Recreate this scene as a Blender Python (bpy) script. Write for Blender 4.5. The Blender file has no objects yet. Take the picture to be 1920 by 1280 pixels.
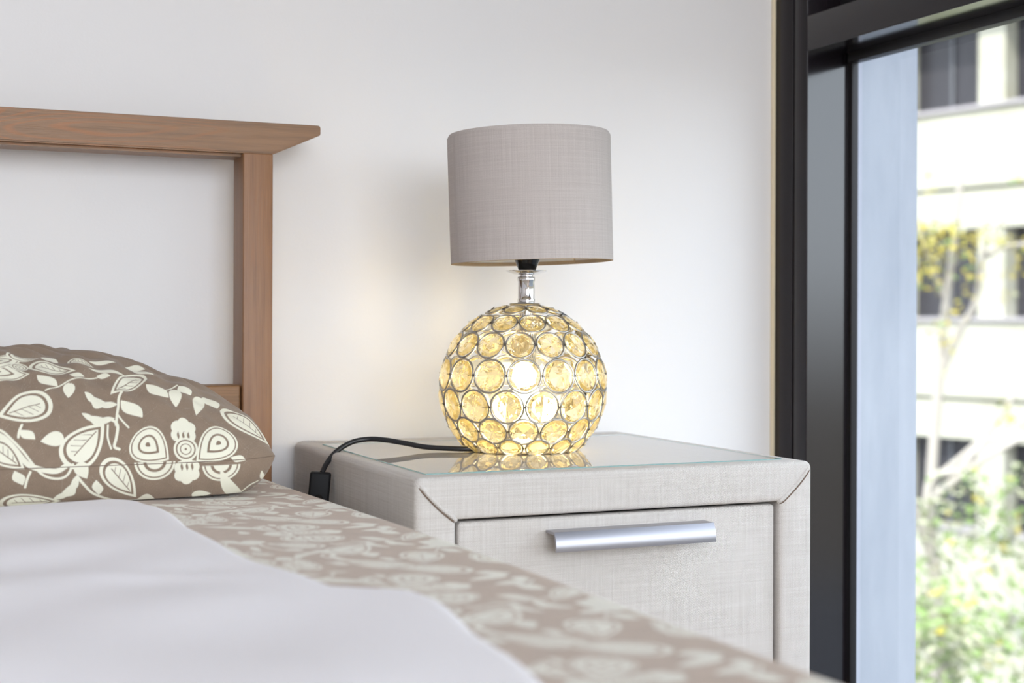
import bpy, bmesh, math, random
import numpy as np
from mathutils import Vector, Matrix
random.seed(7)
S=bpy.context.scene
COL=S.collection
PI=math.pi
def lin(r,g,b):
    f=lambda c:(c/255/12.92) if c/255<=.04045 else ((c/255+.055)/1.055)**2.4
    return (f(r),f(g),f(b),1)
# ---------------------------------------------------------------- camera
YAW=math.radians(23.8); ROLL=.0037
cam=bpy.data.cameras.new('camera'); camo=bpy.data.objects.new('camera',cam); COL.objects.link(camo)
fw=Vector((math.sin(YAW),math.cos(YAW),0)); rt=Vector((math.cos(YAW),-math.sin(YAW),0)); up=Vector((0,0,1))
rt2=rt*math.cos(ROLL)+up*math.sin(ROLL); up2=up*math.cos(ROLL)-rt*math.sin(ROLL)
m=Matrix((rt2,up2,-fw)).transposed().to_4x4(); m.translation=(0,0,.70)
camo.matrix_world=m
cam.sensor_width=36; cam.lens=2667/1920*36; cam.shift_y=-40/1920
cam.clip_start=.02; cam.clip_end=200
cam.dof.use_dof=True; cam.dof.focus_distance=1.56; cam.dof.aperture_fstop=4.8
S.camera=camo
# ---------------------------------------------------------------- world, sun, window portal, added fill
S.view_settings.view_transform='Standard'; S.view_settings.look='None'
S.view_settings.gamma=1; S.view_settings.exposure=0.0
W=bpy.data.worlds.new('sky'); S.world=W; W.use_nodes=True
nt=W.node_tree; nt.nodes.clear()
wo=nt.nodes.new('ShaderNodeOutputWorld'); bg=nt.nodes.new('ShaderNodeBackground')
tc=nt.nodes.new('ShaderNodeTexCoord'); sx=nt.nodes.new('ShaderNodeSeparateXYZ'); cr=nt.nodes.new('ShaderNodeValToRGB')
mr=nt.nodes.new('ShaderNodeMapRange'); mr.inputs[1].default_value=-1; mr.inputs[2].default_value=1
nt.links.new(tc.outputs['Generated'],sx.inputs[0]); nt.links.new(sx.outputs['Z'],mr.inputs[0]); nt.links.new(mr.outputs[0],cr.inputs[0]); nt.links.new(cr.outputs[0],bg.inputs[0]); nt.links.new(bg.outputs[0],wo.inputs[0])
E_=cr.color_ramp.elements
E_[0].position=.47; E_[0].color=(.16,.15,.13,1); E_[1].position=.52; E_[1].color=(.86,.92,1,1)
e=E_.new(1.0); e.color=(.62,.76,1,1)
bg.inputs[1].default_value=4.2
sun=bpy.data.lights.new('sun','SUN'); sun.energy=4.5; sun.angle=.01; sun.color=(1,.965,.88)
so=bpy.data.objects.new('sun',sun); COL.objects.link(so)
so.rotation_euler=Vector((-.60,-.35,.72)).to_track_quat('Z','Y').to_euler()
def area(name,loc,d,sx_,sy_,en,col,portal=False):
    l=bpy.data.lights.new(name,'AREA'); l.shape='RECTANGLE'; l.size=sx_; l.size_y=sy_; l.energy=en; l.color=col
    o=bpy.data.objects.new(name,l); COL.objects.link(o); o.location=loc
    o.rotation_euler=(-Vector(d)).to_track_quat('Z','Y').to_euler()
    if portal: l.cycles.is_portal=True
    return o
area('window_portal',(1.45,.1,.6),(-1,0,0),2.6,1.3,1,(1,1,1),True)
area('rear_fill',(.35,-2.52,1.40),(0,1,-.08),1.8,1.4,36,(.95,.97,1))  # added fill from behind the camera, its window is invented
area('side_fill',(1.17,-1.9,1.25),(-1,.25,0),.9,2.0,24,(.95,.975,1))  # added fill from the right, an invented source out of view
# ---------------------------------------------------------------- helpers
def mat(name,color=(.8,.8,.8,1),rough=.5,metal=0,**k):
    m=bpy.data.materials.new(name); m.use_nodes=True
    b=m.node_tree.nodes['Principled BSDF']
    b.inputs['Base Color'].default_value=color; b.inputs['Roughness'].default_value=rough; b.inputs['Metallic'].default_value=metal
    for a,v in k.items(): b.inputs[a.replace('_',' ')].default_value=v
    return m
class NB:
    def __init__(s,m): s.m=m; s.t=m.node_tree; s.b=s.t.nodes.get('Principled BSDF')
    def n(s,ty,**k):
        x=s.t.nodes.new(ty)
        for a,v in k.items(): setattr(x,a,v)
        return x
    def l(s,a,b): s.t.links.new(a,b)
    def math(s,op,a,b=None,c=None):
        x=s.n('ShaderNodeMath',operation=op)
        for i,v in enumerate((a,b,c)):
            if v is None: continue
            if isinstance(v,(int,float)): x.inputs[i].default_value=v
            else: s.l(v,x.inputs[i])
        return x.outputs[0]
    def uv(s):
        u=s.n('ShaderNodeUVMap'); u.uv_map='UVMap'; return u.outputs[0]
    def obj(s): return s.n('ShaderNodeTexCoord').outputs['Object']
    def scale(s,v,x,y,z=1):
        p=s.n('ShaderNodeVectorMath',operation='MULTIPLY'); s.l(v,p.inputs[0]); p.inputs[1].default_value=(x,y,z); return p.outputs[0]
    def noise(s,v,sc=1,det=2,rough=.5,dist=0):
        x=s.n('ShaderNodeTexNoise'); s.l(v,x.inputs['Vector']); x.inputs['Scale'].default_value=sc; x.inputs['Detail'].default_value=det; x.inputs['Roughness'].default_value=rough; x.inputs['Distortion'].default_value=dist
        return x.outputs['Fac']
    def ramp(s,f,stops):
        x=s.n('ShaderNodeValToRGB'); s.l(f,x.inputs[0]); e=x.color_ramp.elements
        e[0].position,e[0].color=stops[0]; e[1].position,e[1].color=stops[-1]
        for p,c in stops[1:-1]: q=e.new(p); q.color=c
        return x.outputs[0]
    def mix(s,f,a,b):
        x=s.n('ShaderNodeMix',data_type='RGBA')
        for i,v in ((0,f),(6,a),(7,b)):
            if isinstance(v,(int,float,tuple)): x.inputs[i].default_value=v
            else: s.l(v,x.inputs[i])
        return x.outputs[2]
    def bump(s,h,dist,st=1):
        x=s.n('ShaderNodeBump'); x.inputs['Distance'].default_value=dist; x.inputs['Strength'].default_value=st; s.l(h,x.inputs['Height']); s.l(x.outputs[0],s.b.inputs['Normal'])
    def color(s,c): s.l(c,s.b.inputs['Base Color'])
def props(o,label=None,cat=None,group=None,kind=None):
    for k,v in (('label',label),('category',cat),('group',group),('kind',kind)):
        if v: o[k]=v
    return o
def empty(name,loc,label=None,cat=None,group=None,kind=None):
    o=bpy.data.objects.new(name,None); COL.objects.link(o); o.location=loc; o.empty_display_size=.05
    return props(o,label,cat,group,kind)
def boxuv(me):
    me.update()
    uvl=me.uv_layers.new(name='UVMap') if not me.uv_layers else me.uv_layers[0]
    nl=len(me.loops); 
    if nl==0: return
    co=np.empty(len(me.vertices)*3,dtype=np.float32); me.vertices.foreach_get('co',co); co=co.reshape(-1,3)
    vi=np.empty(nl,dtype=np.int32); me.loops.foreach_get('vertex_index',vi)
    npo=len(me.polygons); no=np.empty(npo*3,dtype=np.float32); me.polygons.foreach_get('normal',no); no=np.abs(no.reshape(-1,3))
    lt=np.empty(npo,dtype=np.int32); me.polygons.foreach_get('loop_total',lt)
    ax=np.repeat(no.argmax(axis=1),lt); p=co[vi]
    u=np.where(ax==0,p[:,1],p[:,0]); v=np.where(ax==2,p[:,1],p[:,2])
    uvl.data.foreach_set('uv',np.stack([u,v],1).astype(np.float32).ravel())
def link(name,bm,mats,parent=None,smooth=False,label=None,cat=None,group=None,kind=None,uv=True,auto=None):
    me=bpy.data.meshes.new(name); bm.to_mesh(me); bm.free()
    if not isinstance(mats,(list,tuple)): mats=[mats]
    for x in mats: me.materials.append(x)
    if smooth or auto is not None: me.polygons.foreach_set('use_smooth',[True]*len(me.polygons))
    if auto is not None: me.set_sharp_from_angle(angle=math.radians(auto))
    if uv: boxuv(me)
    o=bpy.data.objects.new(name,me); COL.objects.link(o)
    if parent is not None:
        o.parent=parent
        pm=Matrix.Identity(4); q=parent
        while q is not None: pm=(q.matrix_parent_inverse@q.matrix_basis if q.parent else q.matrix_basis)@pm; q=q.parent
        o.matrix_parent_inverse=pm.inverted()
    return props(o,label,cat,group,kind)
def box(bm,x0,x1,y0,y1,z0,z1,bev=0,seg=2,mi=0):
    r=bmesh.ops.create_cube(bm,size=1)
    vs=r['verts']
    for v in vs: v.co=Vector((x0+(v.co.x+.5)*(x1-x0),y0+(v.co.y+.5)*(y1-y0),z0+(v.co.z+.5)*(z1-z0)))
    fs=set(f for v in vs for f in v.link_faces)
    for f in fs: f.material_index=mi
    if bev:
        es=list(set(e for v in vs for e in v.link_edges))
        bmesh.ops.bevel(bm,geom=es,offset=bev,segments=seg,profile=.5,affect='EDGES')
    return vs
def BM(): return bmesh.new()
def bx(name,mats,parent,x0,x1,y0,y1,z0,z1,bev=0,seg=2,**k):
    bm=BM(); box(bm,x0,x1,y0,y1,z0,z1,bev,seg)
    return link(name,bm,mats,parent,auto=35 if bev else None,**k)
def lathe(bm,prof,c=(0,0,0),n=48,mi=0,close=False):
    rows=[]
    for r,z in prof:
        rows.append([bm.verts.new((c[0]+r*math.cos(2*PI*i/n),c[1]+r*math.sin(2*PI*i/n),c[2]+z)) for i in range(n)])
    k=len(rows)
    for j in range(k if close else k-1):
        a,b=rows[j],rows[(j+1)%k]
        for i in range(n):
            f=bm.faces.new((a[i],a[(i+1)%n],b[(i+1)%n],b[i])); f.material_index=mi
def tube(bm,pts,r,n=10,caps=True,mi=0,radii=None):
    pts=[Vector(p) for p in pts]; rows=[]; nrm=None
    for i,p in enumerate(pts):
        d=(pts[min(i+1,len(pts)-1)]-pts[max(i-1,0)]).normalized()
        if nrm is None: nrm=d.orthogonal().normalized()
        else: nrm=(nrm-d*nrm.dot(d)).normalized()
        bi=d.cross(nrm); rr=radii[i] if radii else r
        rows.append([bm.verts.new(p+nrm*math.cos(2*PI*k/n)*rr+bi*math.sin(2*PI*k/n)*rr) for k in range(n)])
    for a,b in zip(rows,rows[1:]):
        for k in range(n):
            f=bm.faces.new((a[k],a[(k+1)%n],b[(k+1)%n],b[k])); f.material_index=mi; f.smooth=True
    if caps:
        for q in (rows[0][::-1],rows[-1]): f=bm.faces.new(q); f.material_index=mi
def spline(P,n=12):
    P=[Vector(p) for p in P]; out=[]
    for i in range(len(P)-1):
        p0=P[max(i-1,0)];p1=P[i];p2=P[i+1];p3=P[min(i+2,len(P)-1)]
        for k in range(n):
            t=k/n
            out.append(.5*((2*p1)+(-p0+p2)*t+(2*p0-5*p1+4*p2-p3)*t*t+(-p0+3*p1-3*p2+p3)*t**3))
    out.append(P[-1]); return out
def prism(bm,poly,axis,a,b,mi=0):
    """poly of 2D points; axis 'x' (poly=y,z) or 'y' (poly=x,z), extruded a..b"""
    f=lambda p,t:(t,p[0],p[1]) if axis=='x' else (p[0],t,p[1])
    A=[bm.verts.new(f(p,a)) for p in poly]; B=[bm.verts.new(f(p,b)) for p in poly]
    n=len(poly); fs=[bm.faces.new(A),bm.faces.new(B[::-1])]
    for i in range(n): fs.append(bm.faces.new((A[i],B[i],B[(i+1)%n],A[(i+1)%n])))
    for q in fs: q.material_index=mi
    bmesh.ops.recalc_face_normals(bm,faces=fs)
    return A,B,fs
# ---------------------------------------------------------------- materials
def fabric_mat(name,c0,c1,pitch=.0017,bump=.0006,var=.5):
    m=mat(name,rough=.9); N=NB(m); uv=N.uv()
    wob=N.noise(N.scale(uv,60,60),1,2)
    s=N.n('ShaderNodeSeparateXYZ'); N.l(uv,s.inputs[0]); k=2*PI/pitch
    u=N.math('ADD',N.math('MULTIPLY',s.outputs[0],k),N.math('MULTIPLY',wob,11)); v=N.math('ADD',N.math('MULTIPLY',s.outputs[1],k),N.math('MULTIPLY',wob,-9))
    w=N.math('MULTIPLY',N.math('SINE',u),N.math('SINE',v))
    dg=N.math('SINE',N.math('ADD',u,v))
    h=N.math('ADD',N.math('MULTIPLY',w,.62),N.math('MULTIPLY',dg,.16))
    n1=N.noise(N.scale(uv,9,700),1,3,.6); n2=N.noise(N.scale(uv,700,9),1,3,.6)
    n3=N.noise(N.scale(uv,900,900),1,1)
    f=N.math('ADD',N.math('MULTIPLY',N.math('ADD',n1,n2),var),N.math('MULTIPLY',h,.26))
    f=N.math('ADD',f,N.math('MULTIPLY',n3,.25)); f=N.math('SUBTRACT',f,var+.125-.5)
    N.color(N.ramp(f,[(.15,c0),(.85,c1)]))
    N.bump(N.math('ADD',h,N.math('MULTIPLY',n3,.8)),bump)
    return m
M_ns=fabric_mat('cream_weave',lin(194,185,175),lin(251,247,243),var=.42)
M_shade=fabric_mat('grey_shade_fabric',lin(163,153,148),lin(208,200,195),pitch=.0007,bump=.00006,var=.45)
M_trim=fabric_mat('beige_trim',lin(150,132,112),lin(190,172,150),pitch=.0009,bump=.0001)
M_liner=mat('white_liner',lin(235,235,235),.6)
M_chrome=mat('chrome',(.66,.65,.65,1),.06,1)
M_ring=mat('brushed_steel_wire',(.46,.44,.41,1),.28,1)
M_wire=mat('dark_wire',(.12,.10,.08,1),.4,.8)
M_black=mat('black_plastic',(.005,.005,.006,1),.55,0,Specular_IOR_Level=.25)
M_blackg=mat('black_gloss',(.006,.006,.006,1),.12)
M_cable=mat('black_cable',(.008,.008,.01,1),.4)
M_alu=mat('satin_aluminium',(.41,.40,.43,1),.36,1)
M_dark=mat('dark_gap',(.03,.02,.02,1),.9)
M_frame=mat('dark_aluminium_paint',lin(26,20,24),.14,0,Specular_IOR_Level=.28)
M_jamb=mat('polished_reveal',lin(26,22,26),.13,0,Specular_IOR_Level=.8,IOR=1.55)
M_gasket=mat('black_gasket',lin(18,14,18),.5)
M_wall=mat('white_wall_paint',lin(229,227,226),.75)
N=NB(M_wall); N.bump(N.noise(N.obj(),350,2),.0002,.5)
M_ceil=mat('ceiling_paint',lin(240,240,240),.9)
M_floor=mat('oak_floor',lin(150,118,88),.4)
N=NB(M_floor); o_=N.obj(); N.color(N.ramp(N.noise(N.scale(o_,3,40,1),1,4,.6,.4),[(.3,lin(120,90,62)),(.7,lin(172,138,102))]))
M_stucco=mat('grey_blue_render',lin(178,184,194),.95)
N=NB(M_stucco); o_=N.obj(); N.color(N.ramp(N.noise(N.scale(o_,14,14,3),1,5,.6),[(.3,lin(174,178,188)),(.7,lin(194,197,205))])); N.bump(N.noise(o_,900,3),.001)
def wood_mat(name,along,c_lo,c_mid,c_hi,orange):
    m=mat(name,rough=.42); N=NB(m); o=N.obj()
    sc=(1.5,6,14) if along=='x' else (14,6,1.5)
    v=N.scale(o,*sc)
    big=N.noise(v,1.3,1,.4,.15)
    rings=N.math('SINE',N.math('MULTIPLY',big,230))
    fine=N.noise(N.scale(o,*( (14,900,900) if along=='x' else (900,900,14))),1,3,.6)
    pore=N.noise(N.scale(o,*( (6,160,160) if along=='x' else (160,160,6))),1,3,.6)
    f=N.math('ADD',N.math('MULTIPLY',fine,.45),N.math('MULTIPLY',pore,.55))
    base=N.ramp(f,[(.3,c_lo),(.5,c_mid),(.72,c_hi)])
    msk=N.math('MULTIPLY',N.ramp(rings,[(.35,(0,0,0,1)),(.98,(1,1,1,1))]),orange)
    wear=N.ramp(N.noise(o,7,2),[(.46,(0,0,0,1)),(.62,(1,1,1,1))])
    N.color(N.mix(N.math('MULTIPLY',msk,wear),base,lin(158,98,48)))
    N.bump(fine,.0003)
    return m
M_woodx=wood_mat('stained_pine_rail','x',lin(104,75,48),lin(131,96,63),lin(146,107,72),.6)
M_woodz=wood_mat('stained_pine_post','z',lin(116,80,50),lin(137,97,64),lin(149,108,74),.25)
def pane_mat(name,tint=(1,1,1,1),ior=1.45,k=1.0):
    m=bpy.data.materials.new(name); m.use_nodes=True; t=m.node_tree; t.nodes.clear()
    o=t.nodes.new('ShaderNodeOutputMaterial'); mx=t.nodes.new('ShaderNodeMixShader'); tr=t.nodes.new('ShaderNodeBsdfTransparent'); g=t.nodes.new('ShaderNodeBsdfGlossy'); fr=t.nodes.new('ShaderNodeFresnel')
    tr.inputs[0].default_value=tint; g.inputs['Roughness'].default_value=0; fr.inputs[0].default_value=ior
    mm=t.nodes.new('ShaderNodeMath'); mm.operation='MULTIPLY'
    ge=t.nodes.new('ShaderNodeNewGeometry'); sb=t.nodes.new('ShaderNodeMath'); sb.operation='MULTIPLY_ADD'; sb.inputs[1].default_value=-k; sb.inputs[2].default_value=k
    t.links.new(ge.outputs['Backfacing'],sb.inputs[0]); t.links.new(sb.outputs[0],mm.inputs[1])
    t.links.new(fr.outputs[0],mm.inputs[0]); t.links.new(mm.outputs[0],mx.inputs[0]); t.links.new(tr.outputs[0],mx.inputs[1]); t.links.new(g.outputs[0],mx.inputs[2]); t.links.new(mx.outputs[0],o.inputs[0])
    return m
M_pane=pane_mat('window_glass',(.97,.985,.98,1))
M_gtop=pane_mat('glass_top_surface',(.985,.985,.98,1),1.85)
M_gedge=mat('glass_edge',lin(150,190,188),.1,0); M_gedge.node_tree.nodes['Principled BSDF'].inputs['Transmission Weight'].default_value=.4
def clearm(name,c):
    m=bpy.data.materials.new(name); m.use_nodes=True; t=m.node_tree; t.nodes.clear()
    o=t.nodes.new('ShaderNodeOutputMaterial'); tr=t.nodes.new('ShaderNodeBsdfTransparent'); tr.inputs[0].default_value=c; t.links.new(tr.outputs[0],o.inputs[0]); return m
M_gbot=clearm('glass_underside',(1,1,1,1))
# crystal: clear faceted glass with slight champagne body
m=bpy.data.materials.new('champagne_crystal'); m.use_nodes=True; t=m.node_tree; t.nodes.clear()
o=t.nodes.new('ShaderNodeOutputMaterial'); mx=t.nodes.new('ShaderNodeMixShader'); g=t.nodes.new('ShaderNodeBsdfGlass'); tl=t.nodes.new('ShaderNodeBsdfTranslucent')
g.inputs['Color'].default_value=(1,.98,.90,1); g.inputs['IOR'].default_value=1.5; g.inputs['Roughness'].default_value=.0
tl.inputs[0].default_value=(1,.88,.50,1); mx.inputs[0].default_value=.05
t.links.new(g.outputs[0],mx.inputs[1]); t.links.new(tl.outputs[0],mx.inputs[2]); t.links.new(mx.outputs[0],o.inputs[0]); M_crystal=m
def emis(name,c,s):
    m=bpy.data.materials.new(name); m.use_nodes=True; t=m.node_tree; t.nodes.clear()
    o=t.nodes.new('ShaderNodeOutputMaterial'); e=t.nodes.new('ShaderNodeEmission'); e.inputs[0].default_value=c; e.inputs[1].default_value=s; t.links.new(e.outputs[0],o.inputs[0]); return m
M_bulb=emis('lit_bulb',(1,.745,.31,1),66)
def cloth_pattern_mat(name,c_bg,c_fg):
    m=mat(name,rough=.92); N=NB(m)
    a=N.n('ShaderNodeAttribute'); a.attribute_name='pattern'
    o=N.obj(); th=N.noise(N.scale(o,1500,1500,1500),1,1); bl=N.noise(o,22,3)
    bgc=N.mix(N.math('MULTIPLY',N.math('ADD',N.math('MULTIPLY',th,.8),N.math('MULTIPLY',N.noise(N.scale(o,60,60,60),1,4,.7),1.2)),.6),tuple(x*.72 for x in c_bg[:3])+(1,),tuple(min(1,x*1.35) for x in c_bg[:3])+(1,))
    fgc=N.mix(bl,c_fg,tuple(x*.86 for x in c_fg[:3])+(1,))
    N.color(N.mix(a.outputs['Fac'],bgc,fgc)); N.bump(th,.0004)
    N.b.inputs['Sheen Weight'].default_value=.15
    return m
M_pil=cloth_pattern_mat('brown_floral_cotton',lin(131,113,96),lin(240,237,217))
M_sheet=cloth_pattern_mat('taupe_floral_cotton',lin(184,166,151),lin(242,239,227))
M_white=mat('white_cotton',lin(246,244,248),.9)
N=NB(M_white); N.bump(N.noise(N.obj(),1200,1),.0003)
MOTIFS=[
('leaf2',0.1257,0.0619,-160.0,0.0241,0.0163),
('line',[(0.1464,0.0822),(0.1607,0.0904),(0.1731,0.0973),(0.1911,0.1024),(0.21,0.1079)],0.00109),
('leaf',0.1492,0.097,-35.8,0.0118,0.0069),
('drop',0.169,0.0832,-98.1,0.0096,0.0058),
('leaf',0.1787,0.1049,-5.7,0.0076,0.0042),
('leaf',0.2054,0.1067,-4.4,0.0069,0.0041),
('leaf2',0.2284,0.0975,-136.0,0.0235,0.0108),
('line',[(0.221,0.0824),(0.2173,0.074),(0.2159,0.0639),(0.2136,0.0532),(0.2117,0.0411)],0.00171),
('line',[(0.2145,0.0531),(0.2177,0.0465),(0.2237,0.0384)],0.00139),
('leaf',0.2288,0.06,-47.9,0.0145,0.0074),
('acan',0.1985,0.0711,154.9,0.0171,0.0082),
('acan',0.1947,0.0499,167.5,0.0162,0.0059),
('line',[(0.2072,0.0477),(0.2131,0.0411),(0.2113,0.028),(0.2089,0.0187),(0.2135,0.0159)],0.00186),
('line',[(0.2039,0.0413),(0.203,0.0282),(0.2057,0.0167)],0.00124),
('leaf2',0.1814,0.023,47.8,0.0256,0.0164),
('leaf',0.1271,0.0333,-34.3,0.0088,0.0048),
('line',[(0.1225,0.0435),(0.1197,0.0366),(0.1188,0.0307)],0.00155),
('drop',0.1501,0.0278,-170.9,0.011,0.0075),
('line',[(0.0963,0.0404),(0.1046,0.0371),(0.1138,0.0274),(0.1234,0.0159),(0.1308,0.0052),(0.1409,-0.0067),(0.1538,-0.0111),(0.1634,-0.0082),(0.169,0.0023)],0.00155),
('line',[(0.0963,0.0353),(0.1046,0.0313),(0.1138,0.0211),(0.1216,0.0102),(0.1285,0.003),(0.1409,-0.0019),(0.1538,-0.0036),(0.1621,0.001)],0.00341),
('leaf2',0.1069,0.0129,-38.3,0.0197,0.0104),
('leaf',0.1188,-0.009,-61.9,0.0081,0.0052),
('line',[(0.1294,-0.0036),(0.1266,-0.0104),(0.1248,-0.0185)],0.00155),
('leaf2',0.1299,-0.036,0,0.026,0.0095),
('acan',0.1644,-0.0222,-131.2,0.0175,0.0063),
('drop',0.1781,-0.0044,-61.3,0.009,0.0068),
('line',[(0.1731,-0.0097),(0.1805,-0.0191),(0.191,-0.0298),(0.215,-0.04),(0.2362,-0.04)],0.00171),
('leaf',0.1929,-0.0222,-78.9,0.0083,0.0048),
('leaf',0.1851,-0.0794,-49.2,0.0218,0.0197),
('leaf2',0.2149,-0.0151,-51.8,0.0235,0.0121),
('pais',0.2452,0.0168,-38.5,0.0179,0.0166),
('pais',0.3088,0.016,-142.1,0.0211,0.0161),
('dome',0.2791,0.0138,-2.6,0.0124,0.0114),
('tuft',0.2783,0.0333,84.2,0.0146,0.0119),
('tuft',0.2799,-0.0085,-89.0,0.0126,0.012),
('arc',0.2479,0.0024,-2.3,0.0185,0.0127),
('arc',0.3146,-0.0038,-6.1,0.0178,0.0115),
('leaf',0.2578,0.0861,-34.8,0.0134,0.0083),
('drop',0.2758,0.0787,-95.7,0.0139,0.0066),
('leaf',0.2882,0.0938,-46.1,0.0083,0.0082),
('line',[(0.2477,0.0903),(0.2629,0.0875),(0.2812,0.1014)],0.00124),
('drop',0.2993,0.0721,-105.4,0.0187,0.0065),
('leaf',0.3153,0.0841,-70.3,0.0138,0.0081),
('leaf2',0.348,0.0467,-52.3,0.0307,0.0147),
('leaf',0.3278,-0.0346,-61.8,0.03,0.0071),
('line',[(0.3386,-0.04),(0.3461,-0.0306),(0.3544,-0.0276)],0.00155),
('leaf',0.3586,-0.051,112.1,0.0153,0.0038),
('leaf',0.3589,-0.0225,102.3,0.009,0.0026),
('leaf',0.3319,0.0012,-14.3,0.0079,0.0036),
('pais',0.1082,0.1085,-3.0,0.0211,0.0121),
('pais',0.1101,0.1278,27.0,0.018,0.0092),
('leaf2',0.1557,0.1177,-14.0,0.0205,0.01),
('dome',0.1244,0.1209,9.3,0.0089,0.0071),
('leaf2',0.1285,0.1387,-2.5,0.0144,0.0066),
('leaf',0.1552,0.1405,-19.8,0.009,0.0079),
('leaf2',0.1851,0.1295,-28.7,0.0126,0.0062),
('leaf',0.2109,0.1151,-9.4,0.0194,0.0041),
('leaf',0.2071,0.1332,-1.7,0.0137,0.0038),
('leaf',0.248,0.1242,-38.3,0.0133,0.0063),
('leaf',0.242,0.1367,-7.5,0.0105,0.006),
('drop',0.2965,-0.036,0,0.01,0.005),
('leaf',0.2393,-0.045,5.4,0.0132,0.012)]
CORD=[(0.622,1.525,0.5511),(0.6074,1.53,0.5511),(0.5754,1.55,0.5524),(0.5545,1.565,0.5564),(0.5335,1.58,0.5599),(0.5172,1.59,0.5603),(0.4984,1.592,0.557),(0.4797,1.59,0.5472),(0.4664,1.584,0.5347),(0.459,1.578,0.5245)]
# ---------------------------------------------------------------- printed pattern
def sm(d,w=.00035): return np.clip(.5-d/(2*w),0,1)
def tearh(x,y,L,W):
    t=np.clip((x/L+1)/2,1e-4,1-1e-4); h=W*2.6*np.sqrt(t)*(1-t)
    return np.where(np.abs(x)<L,(np.abs(y)-h)*.85,np.abs(x)-L+.0002)
def leafh(x,y,L,W):
    y=y-.18*W*np.sin(PI*x/L); t=np.clip((x/L+1)/2,0,1); h=W*np.sin(PI*t)**.9
    return np.where(np.abs(x)<L,(np.abs(y)-h)*.85,np.abs(x)-L+.0002)
def paint(s,t,period=None):
    """cream print (1) on the ground colour (0) at cloth coordinates s,t in metres"""
    V=np.zeros(s.shape)
    order=[m for m in MOTIFS if m[0]!='dome']+[m for m in MOTIFS if m[0]=='dome']
    def put(idx,d,val):
        a=sm(d); V[idx]=V[idx]*(1-a)+val*a
    for m in order:
        if m[0]=='line':
            P=[Vector((p[0],p[1],0)) for p in m[1]]; P=[(q.x,q.y) for q in spline(P,5)]; w=m[2]
            cx=sum(p[0] for p in P)/len(P); cy=sum(p[1] for p in P)/len(P)
            rad=max(math.hypot(p[0]-cx,p[1]-cy) for p in P)+w+.002
        else: cx,cy=m[1],m[2]; rad=max(m[4],m[5])*1.65+.002
        dx=s-cx; dy=t-cy
        if period: dx=dx-np.round(dx/period[0])*period[0]; dy=dy-np.round(dy/period[1])*period[1]
        idx=np.nonzero((np.abs(dx)<rad)&(np.abs(dy)<rad))[0]
        if len(idx)==0: continue
        dx=dx[idx]; dy=dy[idx]
        if m[0]=='line':
            d=np.full(dx.shape,9.)
            for (x0,y0),(x1,y1) in zip(P,P[1:]):
                x0-=cx;x1-=cx;y0-=cy;y1-=cy
                ux,uy=x1-x0,y1-y0; q=np.clip(((dx-x0)*ux+(dy-y0)*uy)/(ux*ux+uy*uy+1e-12),0,1)
                d=np.minimum(d,np.hypot(dx-x0-q*ux,dy-y0-q*uy))
            put(idx,d-w*.75,1); continue
        k,_,_,a,L,Wd=m
        if k in ('leaf2','pais','dome','tuft'): L*=1.12; Wd*=1.14
        a=math.radians(a); x=dx*math.cos(a)+dy*math.sin(a); y=-dx*math.sin(a)+dy*math.cos(a)
        if k=='leaf2':
            for f_,v_ in ((1,1),(.83,0),(.70,1)): put(idx,tearh(x+L*.12*(1-f_),y,L*f_,Wd*f_*.97),v_)
            ins=tearh(x,y,L*.58,Wd*.58)
            put(idx,np.maximum(ins,np.abs(y+.0)-.0005),0)
            ph=np.abs(((x+y*.8)/(L*.26))%1-.5)*L*.26
            put(idx,np.maximum(np.maximum(ins+.0004,ph-.0004),-y),0)
        elif k=='leaf': put(idx,leafh(x,y,L,Wd),1)
        elif k=='drop': put(idx,tearh(x,y,L,Wd),1)
        elif k=='acan':
            yy=y-.35*Wd*np.cos(PI*x/L*.9); tt=(x/L+1)/2
            h=Wd*(np.clip(np.sin(PI*np.clip(tt,0,1)),0,1)**.7)*(.78+.34*np.abs(np.sin(9*tt)))
            h=np.where(yy>0,h,h*.55)
            put(idx,np.where(np.abs(x)<L,(np.abs(yy)-h)*.8,1),1)
        elif k=='pais':
            for f_,v_ in ((1.05,1),(.95,0),(.88,1),(.56,0),(.44,1),(.13,0)): put(idx,tearh(x-L*.06*(1-f_)+L*.30*(1-f_),y,L*f_,Wd*f_),v_)
        elif k=='dome':
            L*=.88; Wd*=.95; r=np.hypot(x/L,y/Wd)
            for f_,v_ in ((1,1),(.82,0),(.70,1),(.48,0),(.40,1),(.10,0)): put(idx,(r-f_)*min(L,Wd),v_)
        elif k=='tuft':
            th=np.arctan2(y/Wd,x/L); r=np.hypot(x/L,y/Wd); put(idx,(r-(.84+.16*np.abs(np.cos(3*th))))*min(L,Wd),1)
            for q in (-.38,0,.38): put(idx,leafh(x+L*.30,y-q*Wd,L*.28,Wd*.09),0)
        elif k=='arc':
            Wd*=1.35; r=np.hypot(x/L,y/Wd)
            for f_,v_ in ((1.1,1),(.98,0),(.90,1),(.62,0),(.45,1)): put(idx,np.maximum((r-f_)*min(L,Wd),dy+.0006),v_)
    return V
def grid_mesh(name,X,Y,Z,pat,m,parent,**k):
    """smooth mesh from 2D coordinate arrays with a per-vertex print value"""
    nu,nv=X.shape
    co=np.stack([X,Y,Z],-1).reshape(-1,3).astype(np.float32)
    i=np.arange(nu-1)[:,None]*nv+np.arange(nv-1)[None,:]
    q=np.stack([i,i+nv,i+nv+1,i+1],-1).reshape(-1,4)
    return raw_mesh(name,co,q,pat.reshape(-1) if pat is not None else None,m,parent,**k)
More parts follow.
